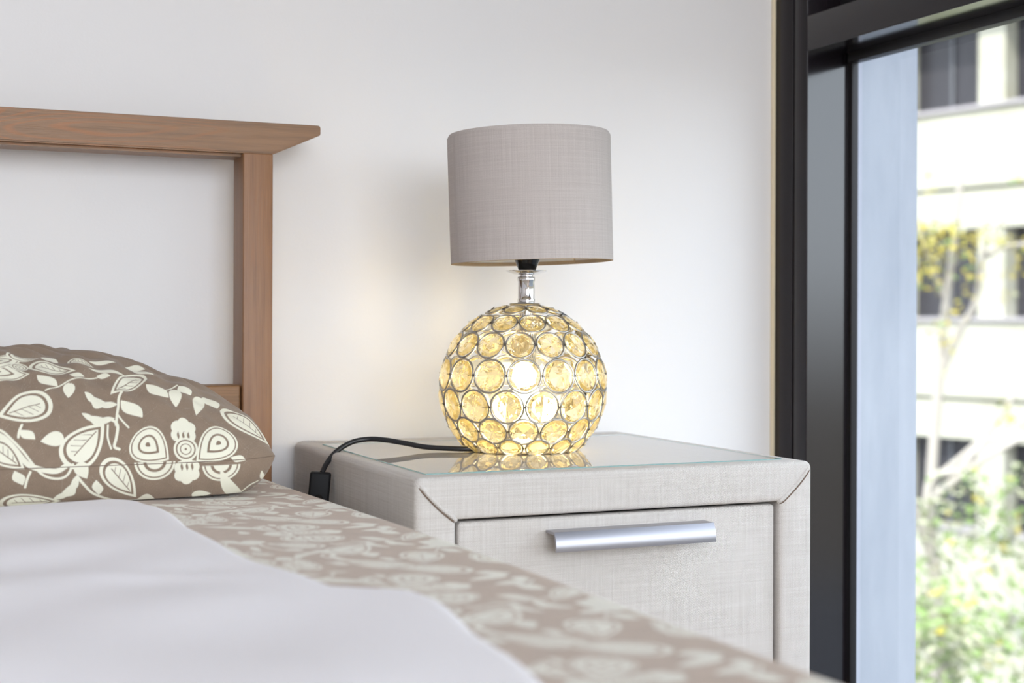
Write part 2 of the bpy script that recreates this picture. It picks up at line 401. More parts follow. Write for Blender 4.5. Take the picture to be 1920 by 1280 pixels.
def raw_mesh(name,co,q,pat,m,parent,label=None,cat=None,group=None,kind=None):
    me=bpy.data.meshes.new(name)
    me.vertices.add(len(co)); me.vertices.foreach_set('co',co.astype(np.float32).ravel())
    me.loops.add(q.size); me.loops.foreach_set('vertex_index',q.astype(np.int32).ravel())
    me.polygons.add(len(q)); me.polygons.foreach_set('loop_start',np.arange(0,q.size,4,dtype=np.int32)); me.polygons.foreach_set('loop_total',np.full(len(q),4,dtype=np.int32))
    me.update(calc_edges=True); me.polygons.foreach_set('use_smooth',[True]*len(q))
    if pat is not None:
        a=me.attributes.new('pattern','FLOAT','POINT'); a.data.foreach_set('value',pat.astype(np.float32).ravel())
    me.materials.append(m); me.validate()
    o=bpy.data.objects.new(name,me); COL.objects.link(o)
    if parent is not None:
        o.parent=parent; o.matrix_parent_inverse=parent.matrix_basis.inverted()
    return props(o,label,cat,group,kind)
# ---------------------------------------------------------------- room shell
ST='structure'
bx('wall_back',M_wall,None,-2.4,1.2035,1.77,1.95,-.1,2.6,kind=ST)
bx('wall_left',M_wall,None,-2.55,-2.4,-2.75,1.95,-.1,2.6,kind=ST)
bx('floor',M_floor,None,-2.55,1.30,-2.75,1.95,-.12,0,kind=ST)
bx('ceiling',M_ceil,None,-2.55,1.45,-2.75,1.95,2.5,2.7,kind=ST)
bm=BM(); box(bm,-2.4,-1.5,-2.75,-2.6,0,2.5); box(bm,1.3,1.35,-2.75,-2.6,0,2.5); box(bm,-1.5,1.3,-2.75,-2.6,0,.6); box(bm,-1.5,1.3,-2.75,-2.6,2.3,2.5)  # opening made to hold the added rear fill light
link('wall_front',bm,M_wall,None,kind=ST)
bm=BM(); box(bm,1.2035,1.32,-2.6,-2.45,0,2.5); box(bm,1.2035,1.32,-1.4,-1.3,0,2.5); box(bm,1.2035,1.32,-1.3,1.77,2.3,2.5); box(bm,1.2035,1.32,-2.45,-1.4,2.3,2.5)
link('wall_right',bm,M_wall,None,kind=ST)
bm=BM(); box(bm,1.290,1.402,1.69,2.6,-4.9,3.1); box(bm,1.205,1.289,1.775,2.6,-4.9,3.1)
link('wall_exterior',bm,M_stucco,None,kind=ST)
bx('light_bleed_1',mat('cream_light_bleed',lin(226,212,182),.6),None,1.1975,1.2034,1.7645,1.7699,0,2.5,.0015,kind=ST)  # cream strip painting the warm light that bleeds along the wall edge
# window beside the nightstand
w1=empty('window_1',(1.2035,1.688,0),kind=ST)
bm=BM(); box(bm,1.2035,1.274,1.7225,1.7695,0,2.3,.0012,2); box(bm,1.2035,1.274,1.688,1.7185,0,2.3,.0012,2); box(bm,1.2085,1.27,1.71,1.73,0,2.3)
box(bm,1.2035,1.274,-1.3,-1.23,0,2.3,.0012,2); box(bm,1.2035,1.30,-1.23,1.688,0,.05,.0012,2)
link('window_frame',bm,M_frame,w1,auto=35)
bm=BM(); box(bm,1.2045,1.2744,1.6872,1.6885,.051,1.086,0); box(bm,1.2045,1.2679,-1.229,1.687,1.0858,1.0868,0); link('reveal_liner',bm,M_jamb,w1)
bx('transom',M_frame,w1,1.2035,1.274,-1.23,1.6885,1.0867,1.1354,.0012,2)
bm=BM(); box(bm,1.2745,1.286,1.678,1.72,0,2.3,.001); box(bm,1.268,1.286,-1.23,1.68,1.0725,1.0875,.001); box(bm,1.2745,1.302,-1.23,-1.21,0,2.3,.001)
link('glazing_bead',bm,M_gasket,w1,auto=35)
bx('glass_pane',M_pane,w1,1.2862,1.2867,-1.22,1.67,.05,1.08)
bx('upper_panel',M_gasket,w1,1.262,1.284,-1.23,1.689,1.13,2.3)
# ---------------------------------------------------------------- bed
XR=.4266
bed=empty('bed',(-.36,1.70,0),'grey-brown stained pine bed with an open frame headboard against the white wall','bed')
for xa,xb in ((.3903,.4266),(-1.1463,-1.11)):
    bx('post',M_woodz,bed,xa,xb,1.68,1.7316,0,.8985,.0018,3)
# top rail with cut ends
bm=BM()
r=.004
def arc(cx,cz,r,a0,a1,n=4): return [(cx+r*math.cos(math.radians(a0+(a1-a0)*i/n)),cz+r*math.sin(math.radians(a0+(a1-a0)*i/n))) for i in range(n+1)]
poly=[(-1.144,.898),(.4263,.898)]+arc(.482,.9265,.0035,-55,0)+arc(.482,.9325,.0035,0,90)+arc(-1.2,.9325,.0035,90,180)+arc(-1.2,.9265,.0035,180,235)
A,B,fs=prism(bm,poly,'y',1.68,1.728)
bmesh.ops.bevel(bm,geom=[e for e in bm.edges if all(abs(v.co.y-1.68)<1e-5 for v in e.verts)],offset=.0015,segments=2,affect='EDGES')
box(bm,-1.13,.415,1.690,1.7316,.8945,.8985)
link('top_rail',bm,M_woodx,bed,auto=30)
bx('lower_rail',M_woodx,bed,-1.1095,.3893,1.684,1.722,.42,.6215,.003,3)
bx('side_rail',M_woodx,bed,.385,.415,-.42,1.679,.20,.36,.003)
bx('side_rail',M_woodx,bed,-1.13,-1.10,-.42,1.679,.20,.36,.003)
bx('foot_rail',M_woodx,bed,-1.13,.415,-.46,-.425,.20,.45,.003)
for xa in (.385,-1.13): bx('foot_leg',M_woodz,bed,xa,xa+.04,-.50,-.46,0,.45,.002)
bx('slat_base',M_woodx,bed,-1.095,.38,-.42,1.66,.24,.27)
# mattress with its printed sheet
mt=empty('mattress',(-.35,.63,.27),'mattress in a taupe and cream floral print sheet lying on the bed','mattress')
bx('mattress_core',M_white,mt,-1.085,.375,-.40,1.655,.272,.495,.03,3)
def bed_edge(Y): return .457-.0000*Y+np.interp(Y,[-.4,.6,1.1,1.66],[.032,.021,.003,-.017])
def sheet_surf(S_,T_):
    """S_ = signed arc coordinate from the rounded edge (negative on top), T_ = Y"""
    R_=.045; E=bed_edge(T_)
    top=.5170+.0012*np.sin(7*T_+2*S_)+.0010*np.sin(11*S_+3*T_)-.001*np.clip((T_-1.45)/.2,0,1)
    th=np.clip(S_/R_,0,PI/2); q=PI*R_/2
    X=E-R_+np.where(S_<0,S_,R_*np.sin(th)); Z=top-np.where(S_<0,0,R_*(1-np.cos(th)))-np.where(S_>q,S_-q,0)
    X=X+np.where(S_>q,.003*np.sin(31*T_),0)
    return X,T_+0*S_,Z
sv=np.concatenate([np.linspace(-1.45,-.46,40),np.linspace(-.457,.07,340),np.linspace(.075,.22,20)])
tv=np.concatenate([np.linspace(-.40,.38,60),np.linspace(.383,1.66,850)])
Sg,Tg=np.meshgrid(sv,tv,indexing='ij')
X_,Y_,Z_=sheet_surf(Sg,Tg)
pat=paint(((Tg-1.178)/1.0+.279).ravel(),((Sg+.094)/.95+.005).ravel(),(.270,.184))
grid_mesh('fitted_sheet',X_,Y_,Z_,pat,M_sheet,mt)
# white cover
def border(Y): return np.interp(Y,[-.4,.3,.6,.69,.79,.84,.873,.906,1.02,1.14,1.35,1.43],[.27,.275,.292,.303,.315,.320,.318,.277,.250,.241,.238,.222])
tv=np.linspace(-.38,1.436,420); wv=np.linspace(0,1,300)
Wg,Tg=np.meshgrid(wv,tv,indexing='ij')
Bd=border(Tg)+.002*np.sin(40*Tg); Bd=Bd-.03*np.clip((Tg-1.40)/.036,0,1)**2
X_=-1.12+(Bd+1.12)*Wg
ed=np.clip((Bd-X_)/.012,0,1); ed2=np.clip((1.436-Tg)/.012,0,1); rise=np.sqrt(1-(1-ed)**2)*np.sqrt(1-(1-ed2)**2)
fold=.0035*np.sin(9*X_+13*Tg)*np.sin(5*Tg+1)+.0026*np.sin(26*(Tg+.35*X_)+2*np.sin(6*X_))+.0018*np.sin(40*(X_*.5-Tg*.8)+1.5*np.sin(9*Tg))
fold+=.006*np.exp(-((Tg-.93-.5*(.30-X_))/.022)**2)*np.clip((X_-.05)/.2,0,1)
Z_=.5180+rise*(.0042+.6*fold*np.clip((Bd-X_)/.10,.15,1)*np.clip((1.436-Tg)/.12,.1,1)+.0012)
n=Z_.shape
cv=grid_mesh('white_cover',X_,Tg-.030*np.clip((.235-X_)/.135,0,1)*np.clip((Tg-.6)/.8,0,1),Z_,None,M_white,None,label='plain white cotton cover lying flat on the floral sheet in the foreground',cat='bed cover')
sol=cv.modifiers.new('thickness','SOLIDIFY'); sol.thickness=.002; sol.offset=1
# pillow
PXE,PHW,PYC,PHD=.372,.345,1.562,.116
def pillow(u,v,top):
    X=PXE-PHW+PHW*u*(1-.03*(v+.6)**2*np.abs(u)**3); Y=PYC+PHD*v
    au=np.abs(u);av=np.abs(v)
    base=.555+.022*((v+1)/2)+.004*au**12
    pu=(1-au**3.2)**.95; pv=(1-av**2.3)**.62
    if top:
        Z=base+.090*pu*pv+.014*(1-au**10)**.5*pv+.020*(1-au**30)**.5*pv*au**6
        Z=Z+.0022*pv*np.sin(9*u+3*v)*np.sin(5*u+2)+.0016*pv*np.sin(23*u-6*v+1)
        w=pv*(1-au**8); Z=Z+.0022*w*np.sin(60*u+14*v+3*np.sin(7*v))+.0010*w*np.sin(34*v+22*u)
    else:
        Z=base-.052*(1-au**16)**.5*(1-av**6)**.45; Z=np.maximum(Z,.5178+.004*au**4)
    return X,Y,Z
uu=np.concatenate([np.linspace(-1,.15,160)[:-1],np.linspace(.15,1,800)])
a_=np.linspace(0,1,430); vv=-np.cos(PI*a_)
U,V=np.meshgrid(uu,vv,indexing='ij')
def arcs(X,Y,Z):
    seg=np.sqrt(np.diff(Y,axis=1)**2+np.diff(Z,axis=1)**2); return np.concatenate([np.zeros((X.shape[0],1)),np.cumsum(seg,axis=1)],axis=1)
Xt,Yt,Zt=pillow(U,V,True); At=arcs(Xt,Yt,Zt)
Xb,Yb,Zb=pillow(U,V,False); Ab=-arcs(Xb,Yb,Zb)
pt=paint(np.where(Xt<.10,Xt+.27,Xt).ravel(),At.ravel()); pb=paint(np.where(Xb<.10,Xb+.27,Xb).ravel(),Ab.ravel())
pt=pt*np.clip(np.abs(At.ravel())/.0007,.0,1)
nu,nv=U.shape
co=np.concatenate([np.stack([Xt,Yt,Zt],-1).reshape(-1,3),np.stack([Xb,Yb,Zb],-1).reshape(-1,3)])
i=(np.arange(nu-1)[:,None]*nv+np.arange(nv-1)[None,:])
q1=np.stack([i,i+nv,i+nv+1,i+1],-1).reshape(-1,4); off=nu*nv
q2=np.stack([i,i+1,i+nv+1,i+nv],-1).reshape(-1,4)+off
pl=empty('pillow',(.03,1.562,.515),'plump brown pillow with a cream floral print leaning by the headboard','pillow')
raw_mesh('pillowcase',co,np.concatenate([q1,q2]),np.concatenate([pt,pb]),M_pil,pl)
bm=BM()
us=np.linspace(-.999,.999,160)
seam=[pillow(np.array(x),np.array(-1.0),True) for x in us]
tube(bm,[(float(a),float(b)+.0002,float(c)) for a,b,c in seam],.00045,6)
M_seam=mat('seam_thread',lin(112,94,80),.9)
link('seam',bm,M_seam,pl,smooth=True)
# ---------------------------------------------------------------- nightstand
X0,X1,Y0,Y1=.4716,.936,1.30,1.745; ZT=.5462; FW=.043
ns=empty('nightstand',(.70,1.52,0),'cream woven fabric upholstered nightstand with one glass covered top and silver pull','nightstand')
def mitre_piece(poly,mitre_edges,y0,y1,bev=.006,rounded=()):
    b=BM(); A,B,fs=prism(b,poly,'y',y0,y1)
    A0=[v.co.copy() for v in A]
    es=[]
    for i in range(len(poly)):
        if i in mitre_edges: continue
        a,c=A[i],A[(i+1)%len(poly)]
        es+=[e for e in a.link_edges if c in e.verts]
    bmesh.ops.bevel(b,geom=es,offset=bev,segments=4,profile=.5,affect='EDGES')
    return b
ro=.008
def arcp(cx,cz,r,a0,a1,n): return arc(cx,cz,r,a0,a1,n)
# outer corner rounded in the front plane, each half of the arc belongs to one mitred piece
topp=[(X0+FW,ZT-FW)]+arcp(X0+ro,ZT-ro,ro,135,90,4)+arcp(X1-ro,ZT-ro,ro,90,45,4)+[(X1-FW,ZT-FW)]
lefp=[(X0,.02),(X0+FW,.02),(X0+FW,ZT-FW)]+arcp(X0+ro,ZT-ro,ro,135,180,4)
rigp=[(X1-FW,ZT-FW),(X1-FW,.02),(X1,.02)]+arcp(X1-ro,ZT-ro,ro,0,45,4)
bm=BM()
for poly,me_ in ((topp,(0,len(topp)-2)),(lefp,(2,)),(rigp,(len(rigp)-1,))):
    b=mitre_piece(poly,me_,Y0,Y1)
    tmp=bpy.data.meshes.new('t'); b.to_mesh(tmp); b.free(); bm.from_mesh(tmp); bpy.data.meshes.remove(tmp)
box(bm,X0+.02,X1-.02,Y0+.004,Y1,.02,.062)
link('body',bm,M_ns,ns,auto=50)
bx('back_panel',M_dark,ns,X0+.03,X1-.03,Y1-.03,Y1-.004,.03,.51)
# welted mitre seams on the front
for sg,xo in ((1,X0),(-1,X1)):
    bm=BM(); P=[]; Q=[]
    for (d,yy) in ((.0045,Y0+.030),(.0035,Y0+.012),(.0045,Y0+.0035),(.0085,Y0+.0006),(.016,Y0+.0),(.028,Y0+.0002),(.040,Y0+.0),(.0432,Y0+.003)):
        bow=.0018*math.sin(PI*min(1,d/.043))
        P.append((xo+sg*(d-bow),yy+.0008,ZT-d-bow)); Q.append((xo+sg*(d-bow-.0021),yy-.0003,ZT-d-bow-.0021))
    tube(bm,spline(P,6),.0025,8)
    wl=link('welt',bm,M_ns,ns,smooth=True)
    bm=BM(); tube(bm,spline(Q[2:],6),.0008,6); link('seam_thread',bm,M_seam,ns,smooth=True)
# rear top seam seen along the left back corner
bm=BM(); tube(bm,spline([(X0+.0005,Y1-.004,.40),(X0+.0005,Y1-.004,.52),(X0+.002,Y1-.005,.538),(X0+.010,Y1-.008,ZT+.0005),(X0+.05,Y1-.03,ZT+.0004)],6),.0012,6); link('welt',bm,M_ns,ns,smooth=True)
# drawers
def drawer(z0,z1):
    bm=BM(); box(bm,X0+FW+.0042,X1-FW-.0022,Y0+.0060,Y0+.024,z0,z1,.004,4)
    d=link('drawer',bm,M_ns,ns,auto=50)
    bx('drawer_box',M_dark,d,X0+FW+.012,X1-FW-.012,Y0+.0242,Y1-.04,z0+.01,z1-.02)
    # finger-pull handle
    zc=z1-.0150; hx0,hx1=.6135,.7995
    prof=[(Y0+.0035,zc+.0028),(Y0-.016,zc+.0028)]+[(Y0-.016-.0045*math.sin(t*PI/2)-.0012*math.sin(t*PI),zc+.0028-.0195*(1-math.cos(t*PI/2))*0-.0195*t) for t in (.08,.2,.35,.5,.7,.85,1)]
    prof+=[(Y0-.0186,zc-.0167),(Y0-.0178,zc-.008),(Y0-.0150,zc+.0000),(Y0+.0035,zc+.0000)]
    bm=BM(); prism(bm,prof,'x',hx0,hx1)
    link('handle',bm,M_alu,d,auto=40,label='brushed aluminium bar handle')
    return d
drawer(.283,.5000); drawer(.066,.280)
# glass top
bm=BM(); box(bm,.4917,.913,1.3255,1.690,ZT-.0030,ZT+.0012,.0004,1)
for f in bm.faces:
    f.material_index=0 if f.normal.z>.9 else (2 if f.normal.z<-.9 else 1)
link('glass_top',bm,[M_gtop,M_gedge,M_gbot],ns,label='clear glass sheet with a pale teal edge')
ZG=ZT+.0012
# ---------------------------------------------------------------- table lamp
LX,LY,LZ=.6887,1.529,.6214; RS=.0978
lamp=empty('table_lamp',(LX,LY,ZG),'table lamp with a grey drum shade over a lit globe of ringed crystals','lamp')
tocam=Vector((-LX,-LY,0)).normalized(); rgt=Vector((-tocam.y,tocam.x,0))
if rgt.dot(rt)<0: rgt=-rgt
def torus_mesh(R,r,n=36,k=8):
    bm=BM(); rows=[]
    for i in range(n):
        a=2*PI*i/n
        rows.append([bm.verts.new(((R+r*math.cos(2*PI*j/k))*math.cos(a),(R+r*math.cos(2*PI*j/k))*math.sin(a),r*math.sin(2*PI*j/k))) for j in range(k)])
    for i in range(n):
        for j in range(k): bm.faces.new((rows[i][j],rows[(i+1)%n][j],rows[(i+1)%n][(j+1)%k],rows[i][(j+1)%k])).smooth=True
    return bm
def crystal_mesh(r):
    """round-cut stone: eight long crown facets meet in a point, octagonal back"""
    bm=BM(); G=[];C=[];P=[]
    for i in range(16):
        a=PI*i/8; q=r*(1 if i%2==0 else .965); G.append((bm.verts.new((q*math.cos(a),q*math.sin(a),.03*r)),bm.verts.new((q*math.cos(a),q*math.sin(a),-.03*r))))
    for i in range(8):
        a=PI*i/4; C.append(bm.verts.new((.84*r*math.cos(a),.84*r*math.sin(a),.12*r)))
    for i in range(8):
        a=PI*(2*i+1)/8; P.append(bm.verts.new((.70*r*math.cos(a),.70*r*math.sin(a),-.12*r)))
    at=bm.verts.new((0,0,.25*r)); ab=bm.verts.new((0,0,-.15*r))
    for i in range(16):
        j=(i+1)%16; bm.faces.new((G[i][0],G[i][1],G[j][1],G[j][0]))
    for i in range(8):
        e0=2*i; o_=2*i+1; e1=(2*i+2)%16; c=C[i]; n=C[(i+1)%8]
        bm.faces.new((G[e0][0],G[o_][0],c)); bm.faces.new((G[o_][0],n,c)); bm.faces.new((G[o_][0],G[e1][0],n)); bm.faces.new((c,n,at))
        c=P[i]; n=P[(i+1)%8]
        bm.faces.new((G[e0][1],c,G[o_][1])); bm.faces.new((G[o_][1],c,G[e1][1])); bm.faces.new((c,n,G[e1][1])); bm.faces.new((c,ab,n))
    bmesh.ops.recalc_face_normals(bm,faces=bm.faces[:])
    return bm
rows=[(69.6,8,8.1,-17),(50.6,12,9.5,-20.2),(31.4,15,10.3,-2.2),(9.6,15,11.85,1),(-11.1,15,11.8,-10.7),(-28.8,15,10.4,.7),(-42.6,15,8.6,-10.5)]
for lat,n,rho,off in rows:
    rr=RS*math.sin(math.radians(rho)); rc=RS*math.cos(math.radians(rho)); wr=.0012
    b=torus_mesh(rr-wr,wr)
    me=bpy.data.meshes.new('ring'); 
    # knotted wires at both sides of the ring and across to the stone
    for sg in (1,-1):
        tube(b,[(sg*(rr+.0002),.0008,.0012),(sg*(rr-.0012),-.0006,.0016),(sg*(rr-.003),.0004,.0014),(sg*(rr-.0065),-.0002,.003),(sg*(rr-.0078),.0003,.0034)],.00028,5,mi=1)
        tube(b,[(sg*rr,-.0012,.0012),(sg*(rr+.0006),.0012,.0015),(sg*(rr-.002),.0016,.0020)],.00030,5,mi=1)
    b.to_mesh(me); b.free(); me.materials.append(M_ring); me.materials.append(M_wire)
    b=crystal_mesh(rr-.0026); mc=bpy.data.meshes.new('crystal'); b.to_mesh(mc); b.free(); mc.materials.append(M_crystal)
    for i in range(n):
        lam=math.radians(off+360*i/n); la=math.radians(lat)
        nd=(tocam*math.cos(lam)+rgt*math.sin(lam))*math.cos(la)+Vector((0,0,1))*math.sin(la)
        ex=Vector((0,0,1)).cross(nd).normalized(); ey=nd.cross(ex)
        Mx=Matrix((ex,ey,nd)).transposed().to_4x4(); Mx.translation=Vector((0,0,LZ-ZG))+nd*rc
        o=bpy.data.objects.new('ring',me); COL.objects.link(o); o.parent=lamp; o.matrix_local=Mx
        c=bpy.data.objects.new('crystal',mc); COL.objects.link(c); c.parent=o
        c.matrix_local=Matrix.Rotation(random.uniform(0,PI/4),4,'Z')@Matrix.Rotation(random.uniform(-.10,.10),4,'X')@Matrix.Rotation(random.uniform(-.08,.08),4,'Y')
ox=rt*.0035; NX,NY=LX+ox.x,LY+ox.y
bm=BM(); lathe(bm,[(.001,.7205),(.0175,.7200),(.0185,.7188),(.0175,.7172),(.001,.7172)],(LX+ox.x*.6,LY+ox.y*.6,0),40)
link('top_cap',bm,M_ring,lamp,auto=40)
bm=BM(); lathe(bm,[(.0005,.7205),(.0101,.7205),(.0104,.7215),(.0104,.7245),(.0098,.7255),(.0098,.7455),(.0104,.7465),(.0104,.7500),(.0096,.7512),(.0080,.7515),(.0080,.7530),(.0095,.7534)],(NX,NY,0),40)
link('neck',bm,M_chrome,lamp,auto=40)
bm=BM(); lathe(bm,[(.0005,.7532),(.0095,.7533),(.0150,.7543),(.0200,.7558),(.0245,.7578),(.0246,.7583),(.0200,.7566),(.0150,.7552),(.0085,.7545),(.0005,.7545)],(NX,NY,0),48)
link('drip_dish',bm,M_chrome,lamp,auto=40)
bm=BM(); lathe(bm,[(.0005,.7546),(.0088,.7546),(.0098,.7580),(.0160,.7740),(.0168,.7765),(.0168,.7780),(.0145,.7785),(.0145,.8060),(.0005,.8060)],(NX+rt.x*.001,NY+rt.y*.001,0),40)
link('socket',bm,M_blackg,lamp,auto=40)
# shade, leaning a little
SC=Vector((LX,LY,.8415))+rt*.0080
TL=Matrix.Translation(SC)@Matrix.Rotation(-.030,4,fw)
H2=.0732
bm=BM(); lathe(bm,[(.0957,-H2),(.0963,H2),(.0953,H2),(.0947,-H2)],(0,0,0),96,close=True); bm.transform(TL)
sh=link('lamp_shade',bm,M_shade,lamp,auto=40,uv=False)
me=sh.data; uvl=me.uv_layers.new(name='UVMap')
Ti=TL.inverted()
for l in me.loops:
    p=Ti@me.vertices[l.vertex_index].co; a_=math.atan2(p.y,p.x)+PI
    uvl.data[l.index].uv=((a_ if a_<6.2 else a_)*.0957,p.z)
bm=BM(); lathe(bm,[(.0945,-H2+.003),(.0950,H2-.003),(.0944,H2-.003),(.0939,-H2+.003)],(0,0,0),96,close=True)
rs=[]
bm.transform(TL); link('liner',bm,M_liner,sh,auto=40)
for zz,rr_ in ((-H2,.0953),(H2,.0959)):
    bm=BM(); lathe(bm,[(rr_+.0003,zz-.0004),(rr_+.0003,zz+.0002),(rr_-.0018,zz+.0040),(rr_-.0018,zz-.0006)],(0,0,0),96,close=True); bm.transform(TL)
    link('rim_trim',bm,M_trim if zz<0 else M_shade,sh,auto=40)
bm=BM(); 
aa=math.atan2(rgt.y,rgt.x)
def at(r,a,z): return (r*math.cos(a),r*math.sin(a),z)
sa=math.atan2((-tocam*.75+rgt*.52).y,(-tocam*.75+rgt*.52).x)
tube(bm,[at(.0932,sa,-H2+.002),at(.0938,sa,H2-.002)],.0008,6); bm.transform(TL); link('liner_seam',bm,M_trim,sh,smooth=True)
bm=BM()
for q in range(3):
    a_=aa+.4+q*2*PI/3; tube(bm,[at(.014,a_,-.040),at(.05,a_,-.042),at(.0935,a_,-.035)],.0011,6)
lathe(bm,[(.0152,-.042),(.0175,-.042),(.0175,-.039),(.0152,-.039)],(0,0,0),24,close=True)
bm.transform(TL); link('shade_spider',bm,M_liner,sh,auto=40)
# inside the globe
bm=BM(); lathe(bm,[(.0005,.7172),(.0085,.7172),(.0085,.690),(.0125,.688),(.0125,.655),(.0110,.641),(.0005,.641)],(NX,NY,0),32)
link('bulb_holder',bm,M_chrome,lamp,auto=40)
bm=BM(); lathe(bm,[(.0005,-.0245),(.007,-.0236),(.014,-.020),(.019,-.013),(.0205,-.004),(.019,.006),(.0150,.016),(.0115,.026),(.0105,.0415)],(NX,NY,.6010),32)
link('light_bulb',bm,M_bulb,lamp,smooth=True,label='glowing warm bulb')
bk=-tocam
bm=BM(); tube(bm,spline([Vector((LX,LY,z_))+rgt*a_+bk*b_ for a_,b_,z_ in ((.012,.0,.7165),(.045,.028,.708),(.064,.042,.690),(.072,.044,.665),(.076,.040,.630),(.068,.03,.585),(.050,.02,.556))],8),.0026,10)
link('inner_cable',bm,M_cable,lamp,smooth=True)
bm=BM(); lathe(bm,[(.0005,.5510),(.060,.5508),(.0615,.5500),(.0615,.5485),(.060,.5476),(.0005,.5476)],(LX,LY,0),48)
link('base_plate',bm,mat('warm_enamel',lin(226,212,180),.35),lamp,auto=40)
# cord and its inline switch
CP=[(.672,1.527,.5535),(.655,1.526,.5528),(.6386,1.525,.5512)]+CORD
bm=BM(); tube(bm,spline(CP,8),.0030,12)
cd=link('cord',bm,M_cable,lamp,smooth=True)
bm=BM(); tube(bm,spline([(.4535,1.578,.455),(.452,1.585,.40),(.462,1.66,.30),(.455,1.72,.16),(.50,1.757,.06),(.60,1.757,.03)],8),.003,10); link('lower_cord',bm,M_cable,cd,smooth=True)
bm=BM(); box(bm,-.0120,.0120,-.0075,.0075,-.066,0,.0028,3)
sp=Vector(CP[-1])
TS=Matrix.Translation((sp.x-.0015,sp.y,sp.z+.001))@Matrix.Rotation(.09,4,'Y')@Matrix.Rotation(-.30,4,'Z')
bm.transform(TS); sw=link('inline_switch',bm,M_black,cd,auto=40)
bm=BM(); lathe(bm,[(.0001,.0080),(.0045,.0080),(.0052,.0072),(.0052,.006)],(0,0,0),28); bm.transform(TS@Matrix.Translation((0,0,-.030))@Matrix.Rotation(PI/2,4,'X'))
link('switch_button',bm,M_blackg,sw,auto=40)
# ---------------------------------------------------------------- outside
bx('ground_outside',mat('garden_soil',lin(82,84,86),.9),None,-12,40,-22,45,-5.3,-4.9,kind=ST)
GO=(14.6702,16.4815); TH=math.radians(12.5)
M_conc=mat('cream_render',lin(236,232,214),.9); NBc=NB(M_conc); o_=NBc.obj(); NBc.color(NBc.ramp(NBc.noise(NBc.scale(o_,.7,.7,1.5),1,5,.6),[(.3,lin(176,171,150)),(.7,lin(196,192,176))]))
M_sill=mat('white_sill',lin(168,160,160),.7)
M_wf=mat('grey_window_frame',lin(96,96,100),.5)
M_wg=mat('facade_glass',lin(58,56,60),.25,0,Specular_IOR_Level=.2); 
M_curt=mat('curtain',lin(90,86,90),.9)
M_joint=mat('dark_joint',lin(84,82,68),.9)  # dark joint line between the facade bands
fac=empty('apartment_building',(GO[0],GO[1],-4.9),'sunlit cream building with bands of grey windows seen through the glass','building')
fac.rotation_euler=(0,0,TH)      # local +Y runs along the facade, local -X faces the bedroom
def fb(name,m,s0,s1,d0,d1,z0,z1,parent=fac,bev=0,**k):
    bm=BM(); box(bm,d0,d1,s0,s1,z0+4.2,z1+4.2,bev)      # z given relative to eye level
    me=bpy.data.meshes.new(name); bm.to_mesh(me); bm.free(); me.materials.append(m); boxuv(me)
    o=bpy.data.objects.new(name,me); COL.objects.link(o); o.parent=parent
    z=4.9-4.2+.70-.70
    return o
E_Z=.70+4.9-4.2   # lift from local (z+4.2) to world eye-relative height
SA,SB=-16,12
def fz(z): return z+5.6-4.2
for k in range(-1,5):
    zb=3.12*k
    if zb-1.75<-5.6: continue
    fb('spandrel',M_conc,SA,SB,0,.35,fz(zb-1.12),fz(zb+.01))
    fb('spandrel',M_conc,SA,SB,.02,.35,fz(zb-1.74),fz(zb-1.18))
    fb('joint',M_joint,SA,SB,.05,.3,fz(zb-1.18),fz(zb-1.12))
    fb('sill',M_sill,SA,SB,-.07,.3,fz(zb+.01),fz(zb+.07))
    j=0
    s=-.54-1.75*8
    while s<SB:
        if -9<s<8 or True:
            fb('column',M_conc,s,s+.45,.04,.35,fz(zb+.07),fz(zb+1.38))
        if -8<s<7 and k<3:
            fb('curtain',M_curt,s+.45+.55,s+.45+.85,.42,.46,fz(zb+.07),fz(zb+1.36))
            wn=fb('window',M_wg,s+.45,s+1.75,.34,.37,fz(zb+.07),fz(zb+1.36))
            fb('window_frame',M_wf,s+.45,s+.50,.29,.335,fz(zb+.07),fz(zb+1.36),wn)
            fb('window_frame',M_wf,s+1.07,s+1.12,.29,.335,fz(zb+.07),fz(zb+1.36),wn)
        s+=1.75
fb('wall',M_conc,SA,SB,.5,6,fz(-5.59),fz(14))
fb('plinth',M_conc,SA,SB,.0,.5,fz(-5.59),fz(-4.86))
# overhanging slab above the upper windows
fb('slab',M_conc,SA,SB,-.45,.4,fz(4.72),fz(4.86))
# trees and shrubs
M_leafs=[mat('leaf_green_bright',lin(120,142,72),.6),mat('leaf_pale',lin(168,166,132),.5),mat('leaf_yellow',lin(178,160,52),.6),mat('leaf_olive',lin(84,92,48),.7)]
for q in M_leafs: q.node_tree.nodes['Principled BSDF'].inputs['Specular IOR Level'].default_value=.6
M_bark=mat('pale_bark',lin(178,168,156),.9)
def leaf_cloud(cents,n,size,mix,seed):
    rn=random.Random(seed); bm=BM()
    for c,r in cents:
        k=int(n*r*r)
        for _ in range(k):
            d=Vector((rn.gauss(0,1),rn.gauss(0,1),rn.gauss(0,1))).normalized()*r*(rn.random()**.4)
            p=Vector(c)+Vector((d.x,d.y,d.z*.8)); a=Vector((rn.gauss(0,1),rn.gauss(0,1),rn.gauss(0,1))).normalized(); b=a.orthogonal().normalized(); s=size*rn.uniform(.6,1.3)
            q=a.cross(b)
            v=[bm.verts.new(p-a*s),bm.verts.new(p+b*s*.5+q*s*.12),bm.verts.new(p+a*s),bm.verts.new(p-b*s*.5+q*s*.12)]
            f=bm.faces.new(v); x=rn.random(); f.material_index=next(i for i,w in enumerate(mix) if x<w)
    return bm
def pos(px,t,z=0):
    v=fw+rt*((px-960)/2667); return Vector((v.x*t,v.y*t,z))
